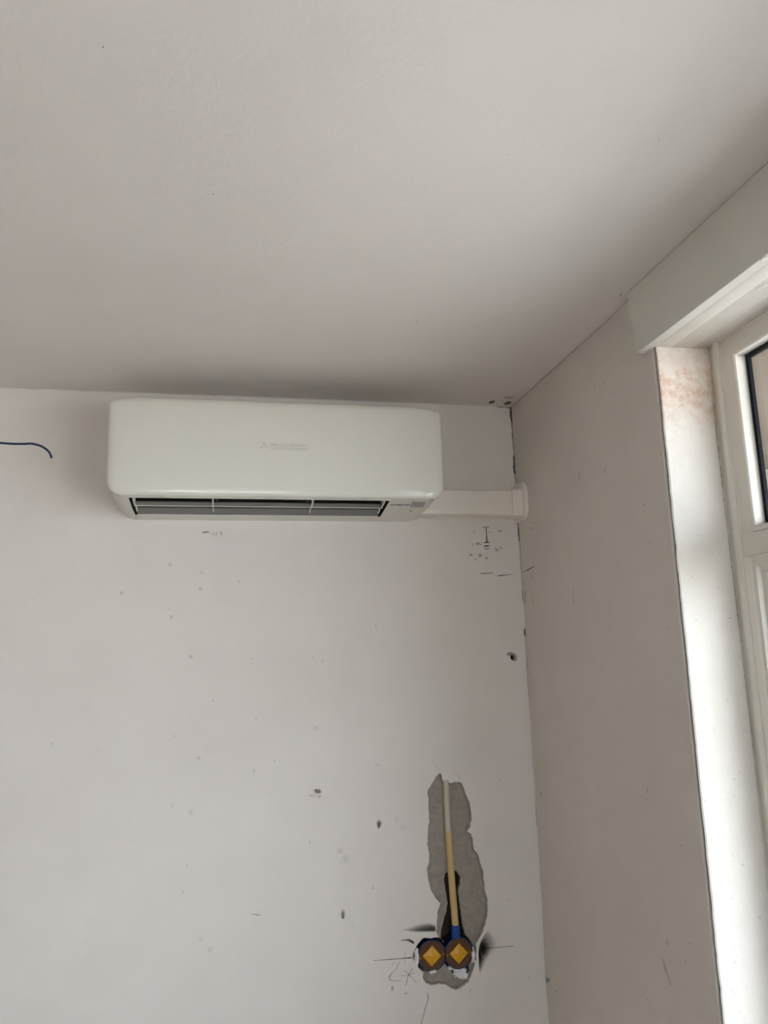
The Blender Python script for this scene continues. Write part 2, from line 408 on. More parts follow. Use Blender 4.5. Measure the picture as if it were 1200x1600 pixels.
# fascia over the window head, 21 mm board up to the ceiling
def fascia():
    y0t = on_plane(980.5, 459.7, 0, -.0213)[1]; y0b = on_plane(994, 552, 0, -.0213)[1]
    zt, zb = H-.0015, H-.146
    prof = [(-.0213, zb+.001), (-.0203, zb), (.0, zb), (.0, zt), (-.0213, zt)]
    vs_ = []
    for s in range(2):
        for (x, z) in prof:
            t = (z-zb)/(zt-zb); y = (y0b+(y0t-y0b)*t) if s == 0 else WY1-.05
            vs_.append((x, y, z))
    n = len(prof)
    fs = [list(range(n)), list(range(2*n-1, n-1, -1))]+[[i, n+i, n+(i+1) % n, (i+1) % n] for i in range(n)]
    bm = bmesh.new(); bv = [bm.verts.new(v) for v in vs_]
    for f in fs: bm.faces.new([bv[i] for i in f])
    return bm_obj('trim_1', bm, M['fascia'])
tag(fascia(), 'grey-white fascia board running under the ceiling above the window', 'fascia board', 'structure')

# ------------------------------------------------------------------ side window
win = tag(empty('window_1', (.15, (WY0+WY1)/2, WZ0)), 'white painted wooden window with a small top light at right', 'window', 'structure')
FX = .125                                  # room-side face of the fixed frame
ZT, TR0, TR1 = H-.136, H-.592, H-.536      # frame head, transom bottom/top
def bar(name, a, b, m='gloss', bev=.002): return box(name, a, b, M[m], win, bev)
bar('frame_post', (FX, WY0, WZ0), (.178, -.856, ZT))
bar('frame_bead', (FX-.007, -.840, WZ0), (FX+.004, -.8535, ZT), bev=.0035)
bar('frame_head', (FX+.001, -.856, ZT-.013), (.178, WY1, ZT))
bar('frame_post', (FX, WY1, WZ0), (.178, WY1+.045, ZT))
bar('frame_bottom_rail', (FX+.001, -.856, WZ0), (.178, WY1+.045, WZ0+.05))
bar('transom', (FX+.001, -.856, TR0), (.178, WY1+.045, TR1-.012))
bar('transom_lip', (FX-.003, -.894, TR1-.012), (.150, WY1+.045, TR1-.001), bev=.003)
MULL = [-1.80]
for y in MULL: bar('mullion', (FX+.0015, y-.03, WZ0+.05), (.172, y+.03, ZT-.012))
bays = []
ys = [-.856] + [v for y in MULL for v in (y+.03, y-.03)] + [WY1+.045]
for k in range(0, len(ys), 2): bays.append((ys[k], ys[k+1]))
def ring(name, y0, y1, z0, z1, w, xa, xb, xin, m, bev=True):
    """rectangular casing of width w; inner edge slopes from xa back to xin (bevelled glazing rebate)"""
    o = [(y0, z0), (y1, z0), (y1, z1), (y0, z1)]
    sy = -1 if y1 < y0 else 1
    def ins(d): return [(y0+sy*d, z0+d), (y1-sy*d, z0+d), (y1-sy*d, z1-d), (y0+sy*d, z1-d)]
    lv = [(0, xb), (0, xa)] + [(d, x) for d, x in w]
    bm = bmesh.new(); rs = []
    for d, x in lv: rs.append([bm.verts.new((x, p, q)) for p, q in ins(d)])
    for i in range(len(rs)):
        a, b = rs[i], rs[(i+1) % len(rs)]
        for k in range(4): bm.faces.new([a[k], a[(k+1) % 4], b[(k+1) % 4], b[k]])
    return bm_obj(name, bm, M[m], win, True, math.radians(25))
for (a, b) in bays:
    # fixed top light
    ring('top_light_frame', a, b, TR1-.038, ZT-.012, [(.0355, FX+.003), (.0380, FX+.0055), (.0375, .157), (.0375, .1605)], FX+.003, .1605, 0, 'gloss')
    ring('gasket', a-.0365, b+.0365, TR1-.0015, ZT-.0485, [(.0095, .1535), (.0105, .1600), (.0105, .1605)], .1535, .1605, 0, 'rubber')
    box('pane', (.161, a-.0385, TR1+.0005), (.165, b+.0385, ZT-.0505), M['glass'], win)
    # casement below
    ring('casement_frame', a-.016, b+.016, WZ0+.05, TR0+.001, [(.016, FX+.004), (.018, FX-.004), (.022, FX-.005), (.025, FX+.003), (.034, FX+.008), (.038, FX+.006), (.044, FX+.018), (.050, FX+.022), (.056, .160), (.056, .185)], FX+.004, .185, 0, 'gloss')
    box('pane', (.162, a-.070, WZ0+.10), (.166, b+.070, TR0-.05), M['glass'], win)

# rear window, added out of view to fill the right corner with light
win2 = tag(empty('fill_window', ((RX0+RX1)/2, YF-.15, RZ0)), 'added white window behind the camera, unseen, for fill light', 'window', 'structure')
mid = -.90
for a, b in (((RX0, RZ0), (RX0+.06, RZ1)), ((RX1-.06, RZ0), (RX1, RZ1)), ((mid-.04, RZ0+.06), (mid+.04, RZ1-.06))):
    box('frame_post', (a[0], YF-.20, a[1]), (b[0], YF-.12, b[1]), M['gloss'], win2, .003)
for z in (RZ0, RZ1-.06): box('frame_rail', (RX0+.06, YF-.20, z), (RX1-.06, YF-.12, z+.06), M['gloss'], win2, .003)
for x0, x1 in ((RX0+.06, mid-.04), (mid+.04, RX1-.06)): box('pane', (x0, YF-.162, RZ0+.06), (x1, YF-.158, RZ1-.06), M['glass'], win2)

# ------------------------------------------------------------------ outside
tag(box('ground', (-40, -40, -.5), (40, 40, -.35), M['ground']), 'grey paved ground outside the house', 'ground', 'structure')
tag(box('balcony_slab', (.195, -5.3, H+.02), (1.50, .90, H+.20), M['eave'], None, .004), 'brown-stained underside of a balcony projecting outside above the window', 'balcony', 'structure')
bw = tag(empty('boarded_wall', (1.9, .9, -.35)), 'brown vertical board wall outside, seen through the top window pane', 'wall')
box('backing', (.32, .93, -.35), (3.9, 1.05, 4.4), M['boards'], bw)
b0 = box('board', (0, 0, 0), (.195, .03, 4.72), M['boards'], bw, .003, 1)
bmesh_me = b0.data
b0.location = (.33-0, .90, -.34)
for k in range(1, 18):
    c = b0.copy(); COL.objects.link(c); c.location = (.33+k*.2, .90+random.uniform(-.004, .004), -.34)

# ------------------------------------------------------------------ air conditioner
AX0, AX1 = -1.173, -.290
ac = tag(empty('air_conditioner', ((AX0+AX1)/2, 0, H-.370)), 'white wall-mounted split air conditioner just below the ceiling', 'air conditioner')
def outline(x0, x1, zt, zb, rtx, rtz, rb, breaks, n=10):
    P = []
    bx = [x0+rb]+list(breaks)+[x1-rb]
    P += [(x, zb) for x in bx[:-1]]
    for k in range(n+1):
        t = math.pi/2*k/n; P.append((x1-rb+rb*math.sin(t), zb+rb-rb*math.cos(t)))
    for k in range(n+1):
        t = math.pi/2*k/n; P.append((x1-rtx+rtx*math.cos(t), zt-rtz+rtz*math.sin(t)))
    for k in range(n+1):
        t = math.pi/2*k/n; P.append((x0+rtx-rtx*math.sin(t), zt-rtz+rtz*math.cos(t)))
    for k in range(n):
        t = math.pi/2*k/n; P.append((x0+rb-rb*math.cos(t), zb+rb-rb*math.sin(t)))
    return P
def loft(name, layers, m, parent, skip=None, cap0=True, cap1=True, angle=math.radians(32)):
    bm = bmesh.new(); R = []
    for (y, P) in layers: R.append([bm.verts.new((x, y, z)) for x, z in P])
    n = len(R[0])
    for i in range(len(R)-1):
        for k in range(n):
            if skip and skip(i, k): continue
            bm.faces.new([R[i][k], R[i][(k+1) % n], R[i+1][(k+1) % n], R[i+1][k]])
    if cap0: bm.faces.new(R[0])
    if cap1: bm.faces.new(R[-1])
    return bm_obj(name, bm, m, parent, True, angle)
OX0, OX1, OY0, OY1 = -1.118, -.440, -.188, -.046     # outlet slot in the underside
zb_at = lambda y: H-.370+.024/.195*(-y)
blay = []
for y, ins, rb in ((0, .004, .058), (-.006, .0015, .058), (OY1, .0015, .056), (-.09, .0015, .054), (-.14, .002, .050), (OY0, .003, .046), (-.196, .005, .042)):
    blay.append((y, outline(AX0+ins, AX1-ins, H-.084, zb_at(y), .02, .012, rb, (OX0, OX1))))
loft('casing', blay, M['ac_body'], ac, skip=lambda i, k: k == 1 and 2 <= i <= 4)
# front panel: softly cushioned face
def pl(y, ins, top=0., bot=0., r=0.):
    return (y, outline(AX0+ins, AX1-ins, H-.078-top, H-.3455+bot, .088-ins*.6, .020, max(.041-ins*.5, .01), (-1.0, -.5)))
loft('front_panel', [pl(-.150, .004, .001, .03), pl(-.165, .002, .0, .012), pl(-.1935, .0008, .0015, .0010), pl(-.1968, 0, .0028, 0), pl(-.2000, .0003, .005, .0001), pl(-.2040, .0016, .0085, .0004),
     pl(-.2075, .0045, .0135, .0010), pl(-.2100, .0095, .020, .0020), pl(-.2122, .021, .032, .0045), pl(-.2138, .046, .052, .0115), pl(-.2146, .090, .085, .032)], M['ac'], ac, angle=math.radians(60))
# outlet cavity
cz1 = H-.285
cv = [(OX0, OY0, zb_at(OY0)), (OX1, OY0, zb_at(OY0)), (OX1, OY1, zb_at(OY1)), (OX0, OY1, zb_at(OY1)),
      (OX0+.004, OY0+.006, cz1), (OX1-.004, OY0+.006, cz1), (OX1-.004, -.10, cz1), (OX0+.004, -.10, cz1)]
mesh('outlet_cavity', cv, [(4, 5, 6, 7), (0, 1, 5, 4), (1, 2, 6, 5), (2, 3, 7, 6), (3, 0, 4, 7)], M['cavity'], ac)
def slat(name, ya, za, yb, zb, x0, x1, th, m, parent=ac):
    d = Vector((0, yb-ya, zb-za)).normalized(); nrm = Vector((0, -d.z, d.y))*th
    if nrm.z < 0: nrm = -nrm
    poly = [(ya, za), (yb, zb), (yb+nrm.y, zb+nrm.z), (ya+nrm.y, za+nrm.z)]
    return prism(name, poly, 0, x0, x1, M[m], parent)
lx0, lx1 = OX0+.008, OX1-.008
LA = (-.146, zb_at(-.146)+.002, -.1275, zb_at(-.1275)); LB = (-.095, zb_at(-.095)+.004, -.0505, zb_at(-.0505)+.0005)
for (ya, za, yb, zb) in (LA, LB):
    s = slat('louver', ya, za, yb, zb, lx0, lx1, .003, 'louver')
    slat('louver_edge', yb-.0005, zb-.0006, yb+.0042, zb-.0014, lx0, lx1, .004, 'louver_edge', s)  # pale strip paints the light caught along the slat edge
for x in (-1.108, -.909, -.647, -.4525):
    prism('louver_bracket', [(-.176, H-.349), (-.128, H-.3575), (-.124, H-.350), (-.150, H-.325), (-.176, H-.325)], 0, x-.0016, x+.0016, M['louver_edge'], ac)
    prism('louver_bracket', [(-.106, H-.3585), (-.078, H-.3615), (-.076, H-.352), (-.106, H-.345)], 0, x-.0012, x+.0012, M['louver_edge'], ac)
for x in (-.898, -.660):
    prism('louver_hinge', [(-.178, H-.346), (-.150, H-.349), (-.150, H-.330), (-.178, H-.330)], 0, x-.004, x+.004, M['rubber'], ac)
# pale lip along the front of the outlet
prism('outlet_lip', [(-.1965, H-.3466), (-.1885, H-.3472), (-.1885, H-.3445), (-.1965, H-.3440)], 0, OX0-.002, OX1+.002, M['louver_edge'], ac)
# underside details
ang = math.atan2(.024, .195)
UX = Vector((1, 0, 0)); UY = Vector((0, -math.cos(ang), math.sin(ang))); UZ = UX.cross(UY)
def frame_m(o, x, y, z):
    return Matrix(((x.x, y.x, z.x, o.x), (x.y, y.y, z.y, o.y), (x.z, y.z, z.z, o.z), (0, 0, 0, 1)))
def text(name, s, mtx, height, width, m, parent, shear=0., bold=0.):
    cu = bpy.data.curves.new(name, 'FONT'); cu.body = s; cu.extrude = .00015; cu.offset = bold; cu.shear = shear; cu.resolution_u = 3
    t = bpy.data.objects.new(name+'_src', cu); COL.objects.link(t)
    dg = bpy.context.evaluated_depsgraph_get(); dg.update()
    me = bpy.data.meshes.new_from_object(t.evaluated_get(dg)); bpy.data.objects.remove(t); bpy.data.curves.remove(cu)
    co = np.empty(len(me.vertices)*3, np.float32); me.vertices.foreach_get('co', co); co = co.reshape(-1, 3)
    lo, hi = co.min(0), co.max(0)
    co[:, 0] = (co[:, 0]-lo[0])/(hi[0]-lo[0])*width; co[:, 1] = (co[:, 1]-lo[1])/(hi[1]-lo[1])*height
    me.vertices.foreach_set('co', co.ravel()); me.transform(mtx); me.name = name; me.materials.clear()
    return link(name, me, m, parent)
def under(x, y): return Vector((x, y, zb_at(y)))
text('lettering', 'INVERTER', frame_m(under(-.4315, -.150)+UZ*.0003, UX, UY, UZ), .0085, .055, M['print'], ac, .25, .03)
def under_plate(name, x0, x1, x2, x3, y0, y1, m, th=.0008):
    P = [under(x0, y0), under(x1, y0), under(x2, y1), under(x3, y1)]
    vs_ = [p+UZ*th for p in P]+[p-UZ*.001 for p in P]
    return mesh(name, vs_, [(0, 1, 2, 3), (4, 7, 6, 5), (0, 4, 5, 1), (1, 5, 6, 2), (2, 6, 7, 3), (3, 7, 4, 0)], m, ac)
under_plate('display_window', -.376, -.3385, -.3345, -.372, -.182, -.140, M['display'])
under_plate('indicator_strip', -.371, -.3345, -.333, -.370, -.138, -.124, M['label'], .0005)
under_plate('button_mark', -.366, -.3585, -.3585, -.366, -.106, -.101, M['print'], .0005)
under_plate('rating_label', -1.085, -1.035, -1.035, -1.085, -.0245, -.021, M['label'], .0004)
# emblem and lettering on the front face
FY = -.2146
ez = H-.2085; ex = -.7785; L = .0115
bm = bmesh.new()
for a in (90, 210, 330):
    t = math.radians(a); u = (math.cos(t), math.sin(t)); nrm = (-u[1], u[0]); hw = L*math.tan(math.radians(30))*.5*1.0
    pts = [(0, 0), (u[0]*L/2+nrm[0]*hw, u[1]*L/2+nrm[1]*hw), (u[0]*L, u[1]*L), (u[0]*L/2-nrm[0]*hw, u[1]*L/2-nrm[1]*hw)]
    c = [(p[0]+u[0]*.0006, p[1]+u[1]*.0006) for p in pts]
    f = [bm.verts.new((ex+p[0], FY-.0004, ez+p[1])) for p in c]; g = [bm.verts.new((ex+p[0], FY+.0003, ez+p[1])) for p in c]
    bm.faces.new(f); bm.faces.new(g[::-1])
    for k in range(4): bm.faces.new([f[k], g[k], g[(k+1) % 4], f[(k+1) % 4]])
e = bm_obj('emblem', bm, M['logo'], ac); e['label'] = 'grey three-diamond emblem'
fm = lambda x, z: frame_m(Vector((x, FY-.0002, z)), Vector((1, 0, 0)), Vector((0, 0, 1)), Vector((0, -1, 0)))
text('lettering', 'MITSUBISHI', fm(-.760, H-.2095), .0070, .096, M['logo'], ac, 0, .02)
text('lettering', 'HEAVY INDUSTRIES', fm(-.760, H-.2195), .0070, .096, M['logo'], ac, 0, .02)

# ------------------------------------------------------------------ pipe trunking and wall collar
tr = tag(empty('pipe_trunking', (-.16, 0, H-.36)), 'off-white plastic pipe trunking from the air conditioner to the corner', 'trunking')
def rr(y0, y1, z0, z1, r, n=6, corners=(1, 1)):
    """profile in (y,z): wall side square, room side rounded"""
    P = [(y0, z0)]
    for k in range(n+1):
        t = math.pi/2*k/n; P.append((y1+r-r*math.sin(t), z0+r-r*math.cos(t)))
    for k in range(n+1):
        t = math.pi/2*k/n; P.append((y1+r-r*math.cos(t), z1-r+r*math.sin(t)))
    return P+[(y0, z1)]
col_l = [( -.040, rr(0, -.0625, H-.361, H-.2775, .012)), (-.022, rr(0, -.0635, H-.3615, H-.277, .012)), (-.0095, rr(0, -.066, H-.363, H-.275, .013))]
def loft_x(name, lay, m, parent):
    bm = bmesh.new(); R = [[bm.verts.new((x, y, z)) for y, z in P] for x, P in lay]; n = len(R[0])
    for i in range(len(R)-1):
        for k in range(n): bm.faces.new([R[i][k], R[i][(k+1) % n], R[i+1][(k+1) % n], R[i+1][k]])
    bm.faces.new(R[0]); bm.faces.new(R[-1]); return bm_obj(name, bm, m, parent, True, math.radians(40))
def case_x(y, z):      # right-hand outline of the casing, so the trunking is scribed to its rounded corner
    r = .0555; zc = zb_at(y)+r; xc = AX1-.0015-r
    return AX1-.0009 if z >= zc else xc+math.sqrt(max(r*r-(zc-z)**2, 0))+.0006
def trunk(name, P, xa, xb, parent):
    bm = bmesh.new(); R = [[bm.verts.new((x if x is not None else case_x(y, z), y, z)) for y, z in P] for x in (xa, xb)]; n = len(P)
    for k in range(n): bm.faces.new([R[0][k], R[0][(k+1) % n], R[1][(k+1) % n], R[1][k]])
    bm.faces.new(R[0]); bm.faces.new(R[1]); return bm_obj(name, bm, M['trunk'], parent, True, math.radians(40))
def side_split(P, k=14):  # extra points along the front so the scribed end follows the curve
    out = []
    for i, p in enumerate(P):
        q = P[(i+1) % len(P)]; out.append(p)
        if abs(q[1]-p[1]) > .02: out += [(p[0]+(q[0]-p[0])*j/k, p[1]+(q[1]-p[1])*j/k) for j in range(1, k)]
    return out
trunk('trunking_end', side_split(rr(-.0005, -.060, H-.3585, H-.280, .010)), None, -.2875, ac)  # scribed end of the trunking, added as a separate piece
trunk('trunking_lid', rr(-.0005, -.060, H-.3585, H-.280, .010), -.2874, -.034, tr)
trunk('trunking_base', rr(0, -.010, H-.3605, H-.278, .002), -.2874, -.034, tr)
loft_x('collar', col_l, M['trunk'], tr)
loft_x('wall_flange', [(-.0105, rr(0, -.080, H-.369, H-.258, .034, 9)), (-.009, rr(0, -.0825, H-.371, H-.256, .035, 9)), (0, rr(0, -.084, H-.372, H-.255, .036, 9))], M['trunk'], tr)

# ------------------------------------------------------------------ conduit and double socket box in the chase
def P3(px, py, y): q = W(px, py); return Vector((q[0], y, q[1]))
cp = tag(empty('conduit_pipe', tuple(P3(713.5, 1462, .006))), 'beige and tan plastic conduit standing in the chased channel', 'conduit')
tube('upper_pipe', [P3(696.8, 1219, .004), P3(698.5, 1260, .004), P3(700.8, 1306, .004)], .0086, M['pipe_grey'], cp)
tube('lower_sleeve', [P3(700.6, 1301, .004), P3(706.3, 1375, .004), P3(712.6, 1449, .006)], .0097, M['pipe_tan'], cp)
sb = tag(empty('socket_box', tuple(P3(696, 1515, .02))), 'double blue electrical box with two brown and yellow covers', 'socket box')
tube('conduit_inlet', [P3(712.2, 1445.5, .006), P3(713.2, 1462, .009), P3(714, 1472, .012)], [.0118, .0118, .0118], M['blue_light'], sb, 18)
for (cxp, cyp), rot in zip(BOXC, (4, 2)):
    c = P3(cxp, cyp, 0)
    bm = bmesh.new(); n = 32; prof = [(.0395, -.001), (.0395, .004), (.0375, .0045), (.037, .048), (0, .048)]; rs = []
    for r, y in [(.0355, .046), (.0355, -.001)]+prof[:-1]:
        rs.append([bm.verts.new(c+Vector((r*math.cos(2*math.pi*k/n), y, r*math.sin(2*math.pi*k/n)))) for k in range(n)])
    for i in range(len(rs)-1):
        for k in range(n): bm.faces.new([rs[i][k], rs[i][(k+1) % n], rs[i+1][(k+1) % n], rs[i+1][k]])
    bm.faces.new(rs[-1])
    bx = bm_obj('box_shell', bm, M['blue'], sb, True, math.radians(35))
    bm = bmesh.new(); rs = []
    for r, y in ((.0365, .003), (.0365, -.0015), (.0345, -.0028), (.028, -.0024)):
        rs.append([bm.verts.new(c+Vector((r*math.cos(2*math.pi*k/n), y, r*math.sin(2*math.pi*k/n)))) for k in range(n)])
    for i in range(len(rs)-1):
        for k in range(n): bm.faces.new([rs[i][k], rs[i][(k+1) % n], rs[i+1][(k+1) % n], rs[i+1][k]])
    bm.faces.new(rs[-1]); bm.faces.new(rs[0])
    cv_ = bm_obj('cover', bm, M['amber'], sb, True, math.radians(35))
    # raised four-sided diamond with ribs
    a0 = math.radians(90-rot); hd = .0265; tip = c+Vector((0, -.0072, 0)); tipv = []
    bm = bmesh.new()
    lo = [c+Vector((hd*math.cos(a0+k*math.pi/2), -.0018, hd*math.sin(a0+k*math.pi/2))) for k in range(4)]
    up = [c+Vector((hd*.93*math.cos(a0+k*math.pi/2), -.0040, hd*.93*math.sin(a0+k*math.pi/2))) for k in range(4)]
    lo = [bm.verts.new(p) for p in lo]; up = [bm.verts.new(p) for p in up]; tp = bm.verts.new(tip)
    for k in range(4):
        bm.faces.new([lo[k], lo[(k+1) % 4], up[(k+1) % 4], up[k]]); bm.faces.new([up[k], up[(k+1) % 4], tp])
    dm = bm_obj('diamond_boss', bm, M['yellow'], cv_)
    for k in range(4):
        d = Vector((math.cos(a0+k*math.pi/2), 0, math.sin(a0+k*math.pi/2)))
        tube('rib', [c+d*.003+Vector((0, -.0072, 0)), c+d*.023+Vector((0, -.0046, 0))], .0006, M['amber_screw'], cv_, 6)
    for s in (-1, 1):
        q = c+Vector((s*.0318*math.cos(math.radians(-rot)), 0, s*.0318*math.sin(math.radians(-rot)*-1)))
        tube('peg', [q+Vector((0, -.001, 0)), q+Vector((0, -.0045, 0))], .0021, M['amber_screw'], cv_, 10)
q0, q1 = P3(*BOXC[0], 0), P3(*BOXC[1], 0)
m0 = (q0+q1)/2
box('box_bridge', (m0.x-.006, .004, m0.z-.016), (m0.x+.006, .040, m0.z+.016), M['blue'], sb, .002)
# gypsum left around the box
def lump(px, py, y, rx, ry, rz, seed, m=M['gypsum']):
    bm = bmesh.new(); bmesh.ops.create_icosphere(bm, subdivisions=3, radius=1)
    c = P3(px, py, y); r = np.random.default_rng(seed).random(8)*6
    for v in bm.verts:
        p = v.co; k = 1+.22*math.sin(p.x*5+r[0])*math.cos(p.z*6+r[1])+.16*math.sin(p.z*11+r[2]+p.y*4)+.08*math.sin(p.x*19+r[3])
        v.co = c+Vector((p.x*rx*k, p.y*ry*k, p.z*rz*k))
    return bm_obj('plaster_lump', bm, m, wall, True)
lump(651.5, 1497, .003, .0060, .008, .0250, 1)
lump(739.5, 1493, .004, .0060, .010, .0180, 2)
lump(676.5, 1518, .004, .0120, .008, .0050, 3)
lump(720, 1519, .010, .0180, .011, .0140, 4); lump(728, 1526, .009, .0095, .010, .0090, 5); lump(705, 1513.5, .008, .0085, .009, .0055, 6); lump(722, 1528, .012, .0100, .007, .0060, 9)
lump(713, 1528, .016, .0035, .006, .004, 7); lump(674, 1464.5, .004, .014, .004, .003, 8)

# ------------------------------------------------------------------ blue wire hanging in from the left
ew = tag(empty('electric_wire', (-1.42, -.86, H)), 'loose blue electric wire with a bare copper tip at left', 'wire')
def ray(px, py, t): return Vector(CAM+t*(FW+(px-600)/CF*RX-(py-800)/CF*UP))
wp = [ray(px, py, 1.25) for px, py in ((81, 716), (76.5, 706), (65, 697.5), (50, 693.3), (38, 693.6), (20, 693.5), (0, 692))]
wp += [ray(-40, 688, 1.25), ray(-90, 668, 1.24), Vector((-1.395, -.865, H-.30)), Vector((-1.415, -.86, H-.15)), Vector((-1.42, -.86, H+.01))]
tube('insulation', spline(wp, 8), .00185, M['wire'], ew, 12)
tube('copper_tip', [ray(80.7, 714, 1.25), ray(81.6, 720, 1.25), ray(82.5, 727, 1.25)], [.0008, .0008, .0006], M['copper'], ew, 8)

# ------------------------------------------------------------------ pencil strokes, cracks, smudges (flat marks on the plaster)
def set_attr(me, a):
    at = me.attributes.new('a', 'FLOAT', 'POINT'); at.data.foreach_set('value', np.array(a, np.float32))
PPM = .00184
def stroke(name, pts, w, a, m, mapf, parent, wj=.25):
    """pts in photo survey points; w width in px (scalar or per point); mapf turns a point into (plane coords) -> 3D"""
    P = []
    wl = w if isinstance(w, (list, tuple)) else [w]*len(pts)
    al = a if isinstance(a, (list, tuple)) else [a]*len(pts)
    Q = []
    for i in range(len(pts)-1):
        L_ = math.dist(pts[i], pts[i+1]); k = max(1, int(L_/3))
        for j_ in range(k):
            t = j_/k; Q.append((pts[i][0]+(pts[i+1][0]-pts[i][0])*t, pts[i][1]+(pts[i+1][1]-pts[i][1])*t, wl[i]+(wl[i+1]-wl[i])*t, al[i]+(al[i+1]-al[i])*t))
    Q.append((*pts[-1], wl[-1], al[-1]))
    vs_, at = [], []
    for i, q in enumerate(Q):
        p0, p1 = Q[max(i-1, 0)], Q[min(i+1, len(Q)-1)]
        dx, dy = p1[0]-p0[0], p1[1]-p0[1]; L_ = math.hypot(dx, dy) or 1; nx, ny = -dy/L_, dx/L_
        hw = q[2]/2*(1+random.uniform(-wj, wj))
        vs_ += [mapf(q[0]+nx*hw, q[1]+ny*hw), mapf(q[0], q[1]), mapf(q[0]-nx*hw, q[1]-ny*hw)]; at += [q[3]*.55, q[3], q[3]*.55]
    fs = []
    for i in range(len(Q)-1):
        b = 3*i; fs += [(b, b+1, b+4, b+3), (b+1, b+2, b+5, b+4)]
    o = mesh(name, vs_, fs, m, parent); set_attr(o.data, at); return o
def MB(px, py): q = W(px, py); return (min(q[0], -.0006), -.0006, q[1])
def MR(px, py): q = WR(px, py); return (-.0006, min(q[0], -.0008), q[1])
def MC(px, py): q = on_plane(px, py, 2, H); return (min(q[0], -.0006), min(q[1], -.0008), H-.0006)
G = M['graphite']
for pts, w, a in (
    ([(316, 832.3), (322, 831.5), (327.5, 831.3)], [1.2, 2.6, 1.2], .9), ([(330, 832.5), (331.5, 836)], 1.0, .6), ([(334.5, 832), (335.5, 838)], 1.0, .65), ([(339.5, 831.5), (338, 837)], 1.2, .7),
    ([(346, 831), (345.4, 838.5)], 1.0, .7), ([(342.5, 834.5), (346, 831), (348.5, 835)], 1.0, .6),
    ([(753.5, 824.3), (759, 823.6), (764.5, 823.4)], [1.2, 1.8, 1.2], .75), ([(759.3, 824), (760, 834), (760.5, 847)], [1.2, 1.6, 2.6], .95), ([(762.5, 832.3), (767.5, 831.4)], 1.2, .6),
    ([(756.2, 848), (760, 847.6), (765.3, 847.2)], [2.2, 2.8, 1.4], 1.), ([(756.4, 853.8), (760, 853), (765, 852.8)], [2.6, 2.6, 1.4], 1.), ([(757, 857.8), (764, 857.3)], 1.6, .7),
    ([(737.5, 849.5), (739.5, 849), (738.6, 853.6)], 1.2, .7), ([(743, 848.5), (744.3, 851.2)], 1.3, .8), ([(745.4, 847.8), (747.4, 851.7)], 1.5, .9), ([(747.8, 847.8), (746.2, 852)], 1.2, .8), ([(748.6, 848.4), (750, 850.6), (752, 851)], 1.6, .9),
    ([(778.6, 830.2), (781, 829.7), (784.5, 830)], [1.4, 2.6, .8], .75), ([(780.8, 854.6), (782, 856.2), (785, 856.8)], [1.2, 2.2, 1.2], .7), ([(772, 856), (779.5, 859)], 1.6, .35),
    ([(750, 896.6), (758, 895.8), (770, 895.3)], [1., 1.8, 1.2], .8), ([(776.5, 900.2), (785, 898.8), (797, 897.6), (803, 897)], [1.2, 1.8, 1.4, .8], [.85, .9, .7, .2]),
    ([(583, 1500.8), (630, 1497.4), (643, 1496.4)], [.9, 1.5, 2.8], .85), ([(755, 1482), (775, 1480.4), (803, 1478)], [1.4, 1.3, 1.], .85), ([(632.5, 1487), (632.6, 1505)], 1.5, .32),
    ([(612, 1509), (613, 1505.6), (616, 1504), (618.5, 1505)], 1.3, .3), ([(624.5, 1502), (620, 1512), (612, 1520.5), (608.3, 1526), (609.5, 1531), (616, 1532.6), (626, 1532.6)], [1, 1.2, 1.8, 2.6, 1.8, 1.3, 1], .45),
    ([(645, 1512), (638, 1523.5), (634, 1539.5)], 1.2, .55), ([(631.4, 1515), (638.3, 1522.5), (650.6, 1535)], 1.1, .5), ([(626.5, 1524.6), (639, 1523.6), (647.4, 1519)], [1., 1.6, 1.2], .42),
    ([(668, 1552), (669.5, 1559.6), (664.4, 1574.5), (657.5, 1602)], 1.0, .85), ([(392, 1428), (407, 1430)], 1.3, .75), ([(631, 1552.6), (637, 1551.5)], 1.6, .5),
    ([(674.7, 1185), (680, 1193), (686, 1204)], .8, .3), ([(708, 1193), (708, 1205), (714, 1209), (720, 1215.5)], .9, .3), ([(549, 1438), (551, 1447), (556, 1455)], .8, .25)):
    stroke('pencil_mark', pts, w, a, G, MB, wall)
for pts, w, a in (([(819, 893.6), (826, 890), (836, 884.4)], [1., 2., 1.2], .9), ([(827, 825), (830, 824), (832, 828)], 1.2, .5), ([(834.5, 816), (837, 819)], 1.2, .4), ([(832, 935), (833.5, 945)], 1.0, .4), ([(829, 905), (832, 897)], 1.1, .4),
                  ([(822.5, 924), (821, 932), (821, 942)], 1.4, .45), ([(1012, 846.8), (1016, 846.5)], 1., .5), ([(1034, 1495), (1042, 1518), (1049, 1541)], [2, 4, 3], .22), ([(896, 920), (897, 945)], 2.2, .22)):
    stroke('scuff_mark', pts, w, a, G, MR, wallr)
def MJ(px, py): q = on_plane(px, py, 1, WY0); return (min(q[0], .1245), WY0-.0006, q[2])
pts = [(1112, 610), (1120.5, 690), (1131, 780), (1144, 890), (1158, 1010), (1172, 1130), (1186, 1260), (1199, 1390)]
stroke('joint_crack', pts, [1.2, 1.8, 1.4, 1.6, 1.2, 1.4, 1.0, 1.2], [.35, .7, .55, .7, .45, .6, .3, .3], M['crack'], MJ, wallr, .5)
